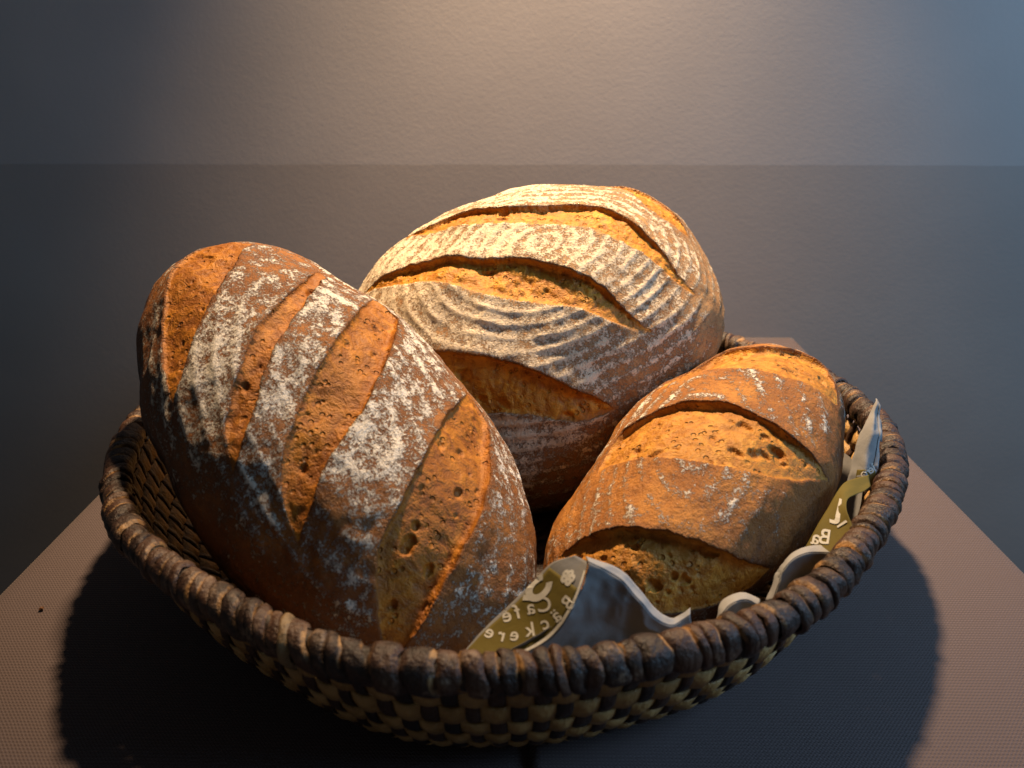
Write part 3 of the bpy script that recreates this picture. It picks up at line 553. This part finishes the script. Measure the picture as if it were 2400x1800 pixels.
# woven bottom: coiled disc
rr_ = np.linspace(.002, .150, 120); tt = np.linspace(-np.pi, np.pi, 120, endpoint=False)
R_, T_ = np.meshgrid(rr_, tt, indexing='ij')
Z_ = .0035+.0012*np.abs(np.sin(R_/.009*np.pi))
X = np.stack([R_*np.cos(T_), R_*np.sin(T_), Z_], -1).reshape(-1, 3)
mesh_np('base', X, grid_faces(120, 120, False, True), M_STAKE, basket, attrs={'edge': np.zeros(len(X)), 'tone': np.full(len(X), .3)})
PAPER = {"printed":[[[-0.0147,-0.1925,0.0573],[-0.0126,-0.1906,0.0589],[-0.0105,-0.1887,0.0605],[-0.0084,-0.1868,0.0622],[-0.0061,-0.1854,0.064],[-0.0038,-0.1843,0.066],[-0.0014,-0.1835,0.0681],[0.001,-0.1828,0.0702],[0.0033,-0.1822,0.0724],[0.0056,-0.1817,0.0747],[0.0078,-0.1814,0.0771],[0.01,-0.1811,0.0795],[0.0122,-0.1808,0.082],[0.0144,-0.1806,0.0844],[0.0164,-0.1803,0.0871],[0.0184,-0.1802,0.0896],[0.0208,-0.1802,0.0919],[0.0235,-0.1806,0.0935],[0.0265,-0.1812,0.0948],[0.0294,-0.1818,0.0961]],[[-0.0048,-0.2015,0.0615],[-0.0018,-0.2019,0.0626],[0.0013,-0.2023,0.0636],[0.0043,-0.2027,0.0646],[0.0073,-0.203,0.0658],[0.0102,-0.2032,0.0671],[0.013,-0.2032,0.0686],[0.0158,-0.2031,0.0703],[0.0185,-0.2028,0.0721],[0.0209,-0.2024,0.0742],[0.0229,-0.2019,0.0766],[0.0247,-0.2014,0.0792],[0.0263,-0.2005,0.082],[0.0278,-0.1993,0.0845],[0.0291,-0.1977,0.087],[0.0303,-0.1957,0.0893],[0.0314,-0.1935,0.0913],[0.0324,-0.1909,0.0929],[0.0332,-0.1881,0.0942],[0.0341,-0.1852,0.0955]]],"shaded":[[[0.0335,-0.1827,0.0963],[0.0361,-0.1829,0.0953],[0.0388,-0.183,0.0944],[0.0415,-0.1831,0.0935],[0.0441,-0.1833,0.0924],[0.0465,-0.1836,0.0911],[0.0487,-0.184,0.0895],[0.0507,-0.1847,0.0876],[0.0525,-0.1853,0.0856],[0.0544,-0.186,0.0835],[0.0562,-0.1865,0.0814],[0.058,-0.1869,0.0793],[0.0598,-0.1872,0.0771],[0.0616,-0.1874,0.075],[0.0637,-0.1875,0.0731],[0.066,-0.1874,0.0715],[0.0685,-0.1868,0.0707],[0.071,-0.1854,0.071],[0.0733,-0.1838,0.0716],[0.0754,-0.1821,0.0723]],[[0.0338,-0.1879,0.0969],[0.0363,-0.1881,0.0956],[0.0388,-0.1883,0.0944],[0.0413,-0.1885,0.0931],[0.0437,-0.1888,0.0917],[0.0458,-0.1892,0.0901],[0.0478,-0.1898,0.0882],[0.0496,-0.1905,0.0862],[0.0514,-0.1911,0.0841],[0.0532,-0.1917,0.082],[0.0551,-0.1921,0.08],[0.057,-0.1924,0.0779],[0.0589,-0.1927,0.0759],[0.0609,-0.1927,0.074],[0.0632,-0.1925,0.0723],[0.0656,-0.192,0.0708],[0.068,-0.1911,0.0703],[0.0705,-0.1898,0.0706],[0.0728,-0.1883,0.0711],[0.075,-0.1867,0.0718]],[[0.0321,-0.1923,0.0912],[0.0345,-0.192,0.0898],[0.0369,-0.1917,0.0883],[0.0393,-0.1914,0.0869],[0.0416,-0.1913,0.0853],[0.0438,-0.1913,0.0835],[0.0459,-0.1914,0.0816],[0.048,-0.1915,0.0796],[0.05,-0.1917,0.0777],[0.052,-0.1919,0.0757],[0.0541,-0.1921,0.0737],[0.056,-0.1924,0.0716],[0.0581,-0.1925,0.0698],[0.0604,-0.1923,0.0682],[0.063,-0.1919,0.0669],[0.0655,-0.1912,0.066],[0.0682,-0.1903,0.0658],[0.0708,-0.1892,0.066],[0.0733,-0.1879,0.0664],[0.0758,-0.1865,0.0668]],[[0.0257,-0.1991,0.08],[0.0282,-0.1977,0.0788],[0.0307,-0.1962,0.0776],[0.0332,-0.1948,0.0765],[0.0357,-0.1935,0.0752],[0.0382,-0.1926,0.0738],[0.0407,-0.192,0.0722],[0.0433,-0.1916,0.0705],[0.0458,-0.1914,0.0688],[0.0484,-0.1912,0.0671],[0.0511,-0.1911,0.0655],[0.0537,-0.1911,0.0639],[0.0564,-0.1909,0.0625],[0.0592,-0.1905,0.0614],[0.0621,-0.1899,0.0604],[0.0651,-0.1892,0.0599],[0.0681,-0.1888,0.0599],[0.0711,-0.1882,0.06],[0.074,-0.1871,0.0602],[0.0768,-0.1859,0.0604]],[[-0.0049,-0.2002,0.0595],[-0.0006,-0.2003,0.0579],[0.0037,-0.2005,0.0562],[0.008,-0.2007,0.0545],[0.0124,-0.2008,0.0528],[0.0167,-0.2008,0.0515],[0.0211,-0.2004,0.0504],[0.0255,-0.1997,0.0497],[0.03,-0.1988,0.0494],[0.0344,-0.1977,0.0492],[0.0389,-0.1966,0.0491],[0.0434,-0.1956,0.0489],[0.0479,-0.1947,0.0487],[0.0524,-0.1937,0.0486],[0.0568,-0.1927,0.0486],[0.0613,-0.1916,0.0487],[0.0657,-0.1904,0.0489],[0.0701,-0.1891,0.0491],[0.0744,-0.1876,0.0493],[0.0786,-0.1859,0.0495]]],"curl_small":[[[0.0889,-0.1733,0.0591],[0.0894,-0.1724,0.0602],[0.0899,-0.1715,0.0613],[0.0904,-0.1706,0.0623],[0.091,-0.1697,0.0633],[0.0918,-0.1689,0.0641],[0.0927,-0.1681,0.0649],[0.0938,-0.1673,0.0655],[0.095,-0.1666,0.066],[0.0962,-0.166,0.0664],[0.0975,-0.1654,0.0666],[0.0989,-0.1649,0.0667],[0.1003,-0.1644,0.0666],[0.1017,-0.1641,0.0664],[0.1031,-0.1638,0.0661],[0.1044,-0.1637,0.0656],[0.1057,-0.1637,0.065],[0.107,-0.1638,0.0643],[0.1083,-0.1639,0.0636],[0.1096,-0.1639,0.0629]],[[0.0891,-0.1782,0.0602],[0.0895,-0.1776,0.0612],[0.0899,-0.1769,0.0623],[0.0903,-0.1763,0.0633],[0.0908,-0.1757,0.0642],[0.0915,-0.1751,0.065],[0.0924,-0.1746,0.0657],[0.0933,-0.1741,0.0664],[0.0944,-0.1736,0.067],[0.0954,-0.1732,0.0674],[0.0965,-0.1727,0.0676],[0.0977,-0.1722,0.0677],[0.0989,-0.1717,0.0677],[0.1001,-0.1713,0.0675],[0.1013,-0.171,0.0673],[0.1024,-0.1708,0.0669],[0.1035,-0.1708,0.0664],[0.1046,-0.1708,0.0657],[0.1057,-0.1709,0.0651],[0.1068,-0.1709,0.0644]],[[0.0913,-0.1772,0.0547],[0.0919,-0.1764,0.0553],[0.0925,-0.1757,0.056],[0.0931,-0.175,0.0565],[0.0937,-0.1743,0.0571],[0.0945,-0.1736,0.0575],[0.0953,-0.173,0.0579],[0.0962,-0.1724,0.0581],[0.0971,-0.1718,0.0584],[0.098,-0.1713,0.0585],[0.099,-0.1708,0.0586],[0.1,-0.1703,0.0586],[0.101,-0.1699,0.0586],[0.102,-0.1695,0.0585],[0.1031,-0.1692,0.0584],[0.1041,-0.1689,0.0581],[0.1051,-0.1688,0.0578],[0.1062,-0.1687,0.0575],[0.1072,-0.1687,0.0571],[0.1083,-0.1686,0.0568]],[[0.0936,-0.1747,0.0473],[0.0944,-0.1742,0.0474],[0.0952,-0.1736,0.0475],[0.096,-0.173,0.0476],[0.0968,-0.1725,0.0477],[0.0976,-0.172,0.0478],[0.0985,-0.1715,0.0479],[0.0993,-0.171,0.0481],[0.1002,-0.1706,0.0482],[0.1011,-0.1701,0.0482],[0.102,-0.1697,0.0482],[0.1028,-0.1692,0.0481],[0.1037,-0.1688,0.048],[0.1046,-0.1683,0.0479],[0.1055,-0.168,0.0478],[0.1064,-0.1676,0.0478],[0.1073,-0.1674,0.0478],[0.1083,-0.1671,0.0479],[0.1092,-0.1669,0.048],[0.1102,-0.1667,0.048]]],"curl_large":[[[0.114,-0.1577,0.0568],[0.1151,-0.1564,0.0587],[0.1162,-0.1552,0.0606],[0.1172,-0.1539,0.0624],[0.1183,-0.1525,0.0643],[0.1194,-0.1512,0.066],[0.1207,-0.1499,0.0677],[0.1222,-0.1487,0.0695],[0.1237,-0.1475,0.0711],[0.1254,-0.1463,0.0726],[0.1272,-0.1452,0.0736],[0.1294,-0.1441,0.0741],[0.1317,-0.1429,0.0744],[0.134,-0.1419,0.0745],[0.1363,-0.1411,0.0745],[0.1387,-0.1403,0.0743],[0.1411,-0.1397,0.074],[0.1435,-0.1391,0.0736],[0.1459,-0.1386,0.0731],[0.1483,-0.1379,0.0728]],[[0.1158,-0.1632,0.0619],[0.1165,-0.1622,0.0636],[0.1172,-0.1611,0.0653],[0.1179,-0.1601,0.0669],[0.1185,-0.1589,0.0685],[0.1191,-0.1577,0.0701],[0.1201,-0.1566,0.0715],[0.1213,-0.1554,0.0727],[0.1227,-0.1542,0.0738],[0.1243,-0.1532,0.0745],[0.126,-0.1521,0.075],[0.1278,-0.1511,0.0754],[0.1297,-0.1502,0.0756],[0.1316,-0.1494,0.0757],[0.1336,-0.1489,0.0757],[0.1356,-0.1484,0.0755],[0.1376,-0.1481,0.0753],[0.1397,-0.1477,0.075],[0.1417,-0.1474,0.0747],[0.1438,-0.147,0.0745]],[[0.1209,-0.1584,0.055],[0.1215,-0.1573,0.0564],[0.1222,-0.1563,0.0578],[0.123,-0.1552,0.0591],[0.1239,-0.1542,0.0604],[0.125,-0.1532,0.0615],[0.1263,-0.1521,0.0625],[0.1276,-0.1511,0.0633],[0.1291,-0.1502,0.0639],[0.1306,-0.1492,0.0644],[0.1322,-0.1483,0.0646],[0.1339,-0.1475,0.0648],[0.1356,-0.1467,0.065],[0.1373,-0.1459,0.0651],[0.1391,-0.1453,0.0651],[0.1408,-0.1447,0.065],[0.1426,-0.1441,0.0649],[0.1444,-0.1435,0.0647],[0.1462,-0.1429,0.0646],[0.148,-0.1423,0.0645]],[[0.1237,-0.1565,0.0461],[0.1249,-0.1552,0.0468],[0.1261,-0.154,0.0475],[0.1274,-0.1529,0.0482],[0.1287,-0.1519,0.0489],[0.1301,-0.1509,0.0495],[0.1316,-0.1499,0.0502],[0.133,-0.149,0.0508],[0.1346,-0.1481,0.0513],[0.1361,-0.1472,0.0517],[0.1377,-0.1464,0.052],[0.1393,-0.1455,0.0523],[0.1409,-0.1447,0.0525],[0.1426,-0.1439,0.0527],[0.1442,-0.1432,0.0529],[0.1459,-0.1426,0.0531],[0.1477,-0.142,0.0532],[0.1494,-0.1414,0.0533],[0.1512,-0.1408,0.0535],[0.1529,-0.1402,0.0536]]],"strip":[[[0.1352,-0.1382,0.0699],[0.1373,-0.1359,0.072],[0.1394,-0.1337,0.0741],[0.1415,-0.1315,0.0762],[0.1436,-0.1291,0.0781],[0.1458,-0.1267,0.0797],[0.1481,-0.1241,0.0812],[0.1504,-0.1215,0.0825],[0.1525,-0.1188,0.0839],[0.1547,-0.1161,0.0852],[0.1569,-0.1133,0.0862],[0.1592,-0.1105,0.0869],[0.1616,-0.1076,0.0873],[0.1642,-0.1051,0.0873],[0.167,-0.1027,0.0868],[0.1698,-0.1003,0.0861],[0.1726,-0.098,0.0855],[0.1755,-0.0957,0.0848],[0.1783,-0.0935,0.0841],[0.1812,-0.0912,0.0834]],[[0.1399,-0.1444,0.0729],[0.1422,-0.1422,0.0744],[0.1446,-0.14,0.0759],[0.147,-0.1377,0.0774],[0.149,-0.1353,0.0789],[0.1504,-0.1326,0.0805],[0.1513,-0.1296,0.0822],[0.1523,-0.1265,0.0838],[0.1538,-0.1237,0.0853],[0.1556,-0.1208,0.0866],[0.1576,-0.1181,0.0874],[0.16,-0.1155,0.0875],[0.1625,-0.113,0.0871],[0.165,-0.1105,0.0866],[0.1675,-0.1082,0.0858],[0.17,-0.1058,0.0848],[0.1725,-0.1034,0.084],[0.175,-0.101,0.0834],[0.1774,-0.0985,0.0829],[0.1799,-0.096,0.0824]],[[0.1464,-0.1486,0.0758],[0.1486,-0.1464,0.0772],[0.151,-0.1443,0.0785],[0.1532,-0.1421,0.0799],[0.1548,-0.1397,0.0813],[0.1556,-0.137,0.0827],[0.1553,-0.134,0.0843],[0.1551,-0.1309,0.0857],[0.1557,-0.1278,0.0866],[0.1569,-0.1247,0.087],[0.1585,-0.1218,0.0871],[0.1605,-0.1193,0.0868],[0.1629,-0.117,0.0862],[0.1653,-0.1147,0.0856],[0.1676,-0.1124,0.085],[0.17,-0.1102,0.0843],[0.1723,-0.1079,0.0837],[0.1744,-0.1054,0.0832],[0.1765,-0.1029,0.0827],[0.1786,-0.1004,0.0822]]],"tip":[[[0.1728,-0.0872,0.0722],[0.1734,-0.0859,0.0746],[0.174,-0.0847,0.0771],[0.1747,-0.0833,0.0795],[0.1755,-0.0819,0.0818],[0.1763,-0.0804,0.0841],[0.1772,-0.0789,0.0863],[0.1782,-0.0773,0.0885],[0.1791,-0.0757,0.0907],[0.1801,-0.0741,0.0928],[0.1811,-0.0724,0.0948],[0.1823,-0.0707,0.0967],[0.1837,-0.069,0.0985],[0.1852,-0.0673,0.1002],[0.1868,-0.0655,0.1018],[0.1883,-0.0638,0.1035],[0.1898,-0.062,0.1051],[0.1913,-0.0602,0.1068],[0.1928,-0.0584,0.1084],[0.1943,-0.0566,0.1101]],[[0.1786,-0.0924,0.0751],[0.1791,-0.0912,0.0776],[0.1797,-0.0899,0.0801],[0.1802,-0.0886,0.0825],[0.1809,-0.087,0.0847],[0.1816,-0.0853,0.0869],[0.1823,-0.0835,0.0889],[0.1831,-0.0816,0.0909],[0.184,-0.0798,0.0929],[0.1849,-0.078,0.0948],[0.1858,-0.0761,0.0967],[0.1868,-0.0742,0.0985],[0.1878,-0.0722,0.1003],[0.1888,-0.0702,0.102],[0.1899,-0.0681,0.1036],[0.1909,-0.066,0.1051],[0.1918,-0.0637,0.1064],[0.1928,-0.0613,0.1077],[0.1937,-0.059,0.1089],[0.1946,-0.0566,0.1102]],[[0.1869,-0.0879,0.0727],[0.1872,-0.0867,0.075],[0.1876,-0.0856,0.0773],[0.1879,-0.0843,0.0796],[0.1884,-0.0829,0.0817],[0.189,-0.0813,0.0837],[0.1897,-0.0797,0.0856],[0.1904,-0.078,0.0876],[0.191,-0.0764,0.0895],[0.1917,-0.0748,0.0915],[0.1923,-0.0732,0.0936],[0.1929,-0.0716,0.0955],[0.1934,-0.0699,0.0975],[0.1939,-0.0681,0.0993],[0.1943,-0.0662,0.1011],[0.1946,-0.0643,0.1029],[0.1948,-0.0624,0.1047],[0.1949,-0.0605,0.1065],[0.1949,-0.0586,0.1083],[0.1949,-0.0566,0.1101]]],"sliver":[[[0.1959,-0.062,0.0887],[0.1961,-0.0617,0.0892],[0.1962,-0.0614,0.0898],[0.1963,-0.061,0.0903],[0.1965,-0.0607,0.0909],[0.1966,-0.0604,0.0914],[0.1967,-0.0601,0.0919],[0.1968,-0.0598,0.0925],[0.197,-0.0595,0.093],[0.1972,-0.0591,0.0935],[0.1974,-0.0588,0.094],[0.1976,-0.0584,0.0944],[0.1978,-0.058,0.0948],[0.1981,-0.0576,0.0953],[0.1983,-0.0572,0.0957],[0.1986,-0.0568,0.0961],[0.1989,-0.0563,0.0965],[0.1992,-0.0559,0.0969],[0.1994,-0.0555,0.0973],[0.1997,-0.0551,0.0977]],[[0.1991,-0.0624,0.0875],[0.1992,-0.0621,0.0881],[0.1992,-0.0617,0.0887],[0.1993,-0.0614,0.0893],[0.1993,-0.0611,0.0898],[0.1994,-0.0607,0.0904],[0.1994,-0.0604,0.091],[0.1995,-0.0601,0.0915],[0.1995,-0.0597,0.0921],[0.1995,-0.0593,0.0926],[0.1996,-0.0589,0.0931],[0.1996,-0.0585,0.0937],[0.1997,-0.0581,0.0942],[0.1997,-0.0577,0.0947],[0.1997,-0.0573,0.0952],[0.1997,-0.0568,0.0957],[0.1998,-0.0564,0.0962],[0.1998,-0.056,0.0967],[0.1998,-0.0555,0.0972],[0.1998,-0.0551,0.0977]]]}
SEAL_TEXT = [["C", 0.5889, 0.4896, -0.0751, 0.0531, -0.1752, -0.2183], ["a", 0.514, 0.3289, -0.0753, 0.0518, -0.1362, -0.2221], ["f", 0.4333, 0.2189, -0.0757, 0.0512, -0.1292, -0.2375], ["é", 0.3701, 0.1265, -0.075, 0.0502, -0.1271, -0.2492], ["B", 0.6967, 0.8755, -0.0828, -0.0017, -0.0638, -0.2737], ["ä", 0.583, 0.792, -0.0795, 0.0128, -0.0707, -0.2316], ["c", 0.4989, 0.7208, -0.0775, 0.0353, -0.0916, -0.2162], ["k", 0.4032, 0.6451, -0.0669, 0.056, -0.1169, -0.2257], ["e", 0.3094, 0.5463, -0.0566, 0.0679, -0.1545, -0.2261], ["r", 0.2496, 0.4078, -0.0397, 0.0799, -0.2229, -0.1979], ["e", 0.2147, 0.1792, -0.0225, 0.0829, -0.2859, -0.1347]]
STRIP_TEXT = [["B", 0.1347, 0.3724, -0.0116, 0.1111, -0.3818, -0.168], ["a", 0.1125, 0.1469, -0.0086, 0.1007, -0.3773, -0.1444], ["J", 0.3891, 0.5585, -0.0041, 0.1583, 0.9579, -0.0002], ["I", 0.2636, 0.709, -0.0793, 0.0534, 0.2037, 0.2893]]
TIP_TEXT = [["o", 0.1608, 0.4629, -0.0568, 0.0582, -0.153, -0.2122], ["r", 0.1849, 0.58, -0.0595, 0.0556, -0.2516, -0.2856], ["e", 0.2111, 0.7031, -0.0514, 0.0651, -0.3064, -0.2367], ["i", 0.2384, 0.8302, -0.0483, 0.0698, -0.3328, -0.208]]
# ------------------------------------------------------------------ paper liner
liner = tag(empty('paper_liner', (0, 0, .005)), 'white bakery paper with olive printed seal tucked inside the front basket rim', 'paper')
def local(V): return np.asarray(V)-np.array([0, 0, .005])
def surf(net, a, b):
    D = np.array(net); nr, nc = D.shape[:2]
    a = np.asarray(a, float); b = np.asarray(b, float)
    x = np.clip(b, 0, 1)*(nr-1); i = np.minimum(x.astype(int), nr-2)
    y = np.clip(a, -.05, 1.05)*(nc-1); j = np.clip(y.astype(int), 0, nc-2)
    t = x-i; s = (y-j)[..., None]
    if nr > 9:                                         # smooth across rows
        im, ip, iq = np.maximum(i-1, 0), i+1, np.minimum(i+2, nr-1)
        w0 = -.5*t**3+t**2-.5*t; w1 = 1.5*t**3-2.5*t**2+1; w2 = -1.5*t**3+2*t**2+.5*t; w3 = .5*t**3-.5*t**2
        g = lambda jj: w0[..., None]*D[im, jj]+w1[..., None]*D[i, jj]+w2[..., None]*D[ip, jj]+w3[..., None]*D[iq, jj]
    else:
        g = lambda jj: (1-t)[..., None]*D[i, jj]+t[..., None]*D[ip2(i), jj]
    return (1-s)*g(j)+s*g(j+1)
def ip2(i): return i+1
def surf_off(net, a, b, off, view=np.array([0, -.8, .6])):
    e = 1e-3; P = surf(net, a, b)
    n_ = np.cross(surf(net, np.asarray(a)+e, b)-surf(net, np.asarray(a)-e, b), surf(net, a, np.asarray(b)+e)-surf(net, a, np.asarray(b)-e))
    n_ /= np.maximum(np.linalg.norm(n_, axis=-1), 1e-12)[..., None]
    n_ *= np.sign((n_*view).sum(-1))[..., None]
    return P+n_*off
def sheet(name, net, nu, nv, mat, parent, thick=.00018, region=None, off=0.0, crease=.0):
    a0, a1, b0, b1 = region or (0, 1, 0, 1)
    A, B = np.meshgrid(np.linspace(a0, a1, nu), np.linspace(b0, b1, nv), indexing='ij')
    F0 = surf_off(net, A, B, off).reshape(-1, 3); F1 = surf_off(net, A, B, off-thick).reshape(-1, 3)
    if crease:
        d_ = crease*(1-2*np.abs(fbm(F0, 75, 3, 5))); F0 = F0+d_[:, None]*np.array([.3, -.7, .5]); F1 = F1+d_[:, None]*np.array([.3, -.7, .5])
    f = grid_faces(nu, nv); m_ = nu*nv
    ring = np.r_[np.arange(nv), np.arange(1, nu)*nv+nv-1, (nu-1)*nv+np.arange(nv-2, -1, -1), np.arange(nu-2, 0, -1)*nv]
    side = np.stack([ring, np.roll(ring, -1), np.roll(ring, -1)+m_, ring+m_], 1)
    return mesh_np(name, local(np.r_[F0, F1]), np.r_[f, f[:, ::-1]+m_, side], mat, parent)
def glyph(ch):
    cu = bpy.data.curves.new('glyph', 'FONT'); cu.body = ch; cu.align_x = 'CENTER'; cu.offset = .012; cu.resolution_u = 4
    o = bpy.data.objects.new('glyph', cu); COL.objects.link(o)
    bpy.context.view_layer.update()
    me = bpy.data.meshes.new_from_object(o.evaluated_get(bpy.context.evaluated_depsgraph_get()))
    bm = bmesh.new(); bm.from_mesh(me); bmesh.ops.triangulate(bm, faces=bm.faces)
    V = np.array([v.co[:2] for v in bm.verts]); T = np.array([[v.index for v in f.verts] for f in bm.faces])
    bm.free(); bpy.data.objects.remove(o); bpy.data.curves.remove(cu); bpy.data.meshes.remove(me)
    return V, T
def lettering(name, items, net, mat, parent, off):
    Vs, Ts, n0 = [], [], 0
    for ch, a, b, j0, j1, j2, j3 in items:
        V, T = glyph(ch); V = V-np.array([0, .33])
        ab = np.array([a, b])+1.5*V@np.array([[j0, j1], [j2, j3]]).T
        Vs.append(surf_off(net, ab[:, 0], ab[:, 1], off)); Ts.append(T+n0); n0 += len(V)
    return mesh_np(name, local(np.concatenate(Vs)), np.concatenate(Ts), mat, parent, smooth=False)
def ribbon(name, paths, net, mat, parent, off):
    Vs, Fs, n0 = [], [], 0
    for pts, wdt in paths:
        p = np.array(pts, float); d = np.gradient(p, axis=0); sc = np.array([1., .42])   # strip is longer than wide
        q = d/sc[::-1]; nrm = np.c_[-d[:, 1]*.42, d[:, 0]/.42]; nrm /= np.maximum(np.linalg.norm(nrm*np.array([1, .42]), axis=1), 1e-9)[:, None]
        for sgn in (-1, 1):
            ab = p+sgn*nrm*wdt; Vs.append(surf_off(net, ab[:, 0], ab[:, 1], off))
        k = len(p); Fs.append(np.stack([np.arange(k-1), np.arange(1, k), np.arange(1, k)+k, np.arange(k-1)+k], 1)+n0); n0 += 2*k
    return mesh_np(name, local(np.concatenate(Vs)), np.concatenate(Fs), mat, parent, smooth=False)

front = sheet('printed_flap', PAPER['printed'], 40, 16, M_PAPER, liner)
front['label'] = 'folded corner with olive seal seen in mirror writing'
sheet('seal_print', PAPER['printed'], 34, 14, M_OLIVE, front, .00008, (.03, .80, .07, .93), .00022)
th = np.linspace(0, 2*np.pi, 30)
ribbon('seal_border', [(np.c_[np.linspace(.02, .93, 30), .955+.012*np.sin(np.linspace(0, 9, 30))], .012)], PAPER['printed'], M_INK_WHITE, front, .0003)
lettering('lettering', SEAL_TEXT, PAPER['printed'], M_INK_WHITE, front, .00042)
pet = [(np.c_[.825+.030*np.cos(k)+.017*np.cos(th), .60+.105*np.sin(k)+.05*np.sin(th)], .013) for k in np.linspace(0, 2*np.pi, 6)[:-1]]
ribbon('emblem', [(np.c_[.655+.085*np.cos(th[3:27]), .20+.16*np.sin(th[3:27])], .026), (np.c_[np.linspace(.56, .53, 6), np.linspace(.20, .10, 6)], .02)]+pet, PAPER['printed'], M_INK_WHITE, front, .00045)
pf = sheet('plain_flap', PAPER['shaded'], 60, 44, M_PAPER, liner, crease=.0011)
sheet('pale_edge', PAPER['shaded'], 60, 8, M_PAPER_LIT_DOUBLE, pf, .00008, (.0, 1, .02, .225), .0003, .0011)  # light on top of the fold, painted as a paler band
for cn in ('curl_small', 'curl_large'):
    ce = sheet('curled_edge', PAPER[cn], 36, 24, M_PAPER, liner, crease=.0010)
    sheet('pale_edge', PAPER[cn], 36, 8, M_PAPER_LIT_DOUBLE, ce, .00008, (.0, 1, .02, .30), .0003, .0010)  # paler band paints the light along the top of the curl
strip = sheet('olive_flap', PAPER['strip'], 40, 14, M_OLIVE, liner)
lettering('lettering', STRIP_TEXT, PAPER['strip'], M_INK_WHITE, strip, .0004)
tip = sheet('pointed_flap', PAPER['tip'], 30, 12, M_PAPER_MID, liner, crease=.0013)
sheet('pale_edge', PAPER['tip'], 20, 4, M_PAPER_LIT_DOUBLE, tip, .00008, (.22, 1, .86, 1.0), .0003, .0013)
sheet('olive_print', PAPER['tip'], 16, 8, M_OLIVE, tip, .00008, (.0, .20, .25, .98), .0003)
lettering('lettering', TIP_TEXT, PAPER['tip'], M_INK_WHITE, tip, .0005)
sheet('pointed_sliver', PAPER['sliver'], 8, 3, M_PAPER, liner)
# the sheet's skirt, tucked between the loaves and the front of the basket
nt_, nl = 120, 12
tt = np.linspace(math.radians(-138), math.radians(12), nt_)
reach = np.interp(tt, np.radians([-138, -122, -108, -95, -60, -20, 12]), [.060, .030, .014, .012, .012, .018, .030])
V = []
for k in range(nl):
    l_ = reach+(.078-reach)*(1-k/(nl-1)); dr, dz = prof(l_)
    R_ = RR(tt)+dr-.0046
    V.append(np.stack([R_*np.cos(tt), R_*np.sin(tt), dz+.0042], -1))
V = np.stack(V, 1); X = V.reshape(-1, 3); X[:, 2] += .0008*fbm(X, 60, 2, 77)
mesh_np('skirt', local(X), grid_faces(nt_, nl), M_PAPER, liner)
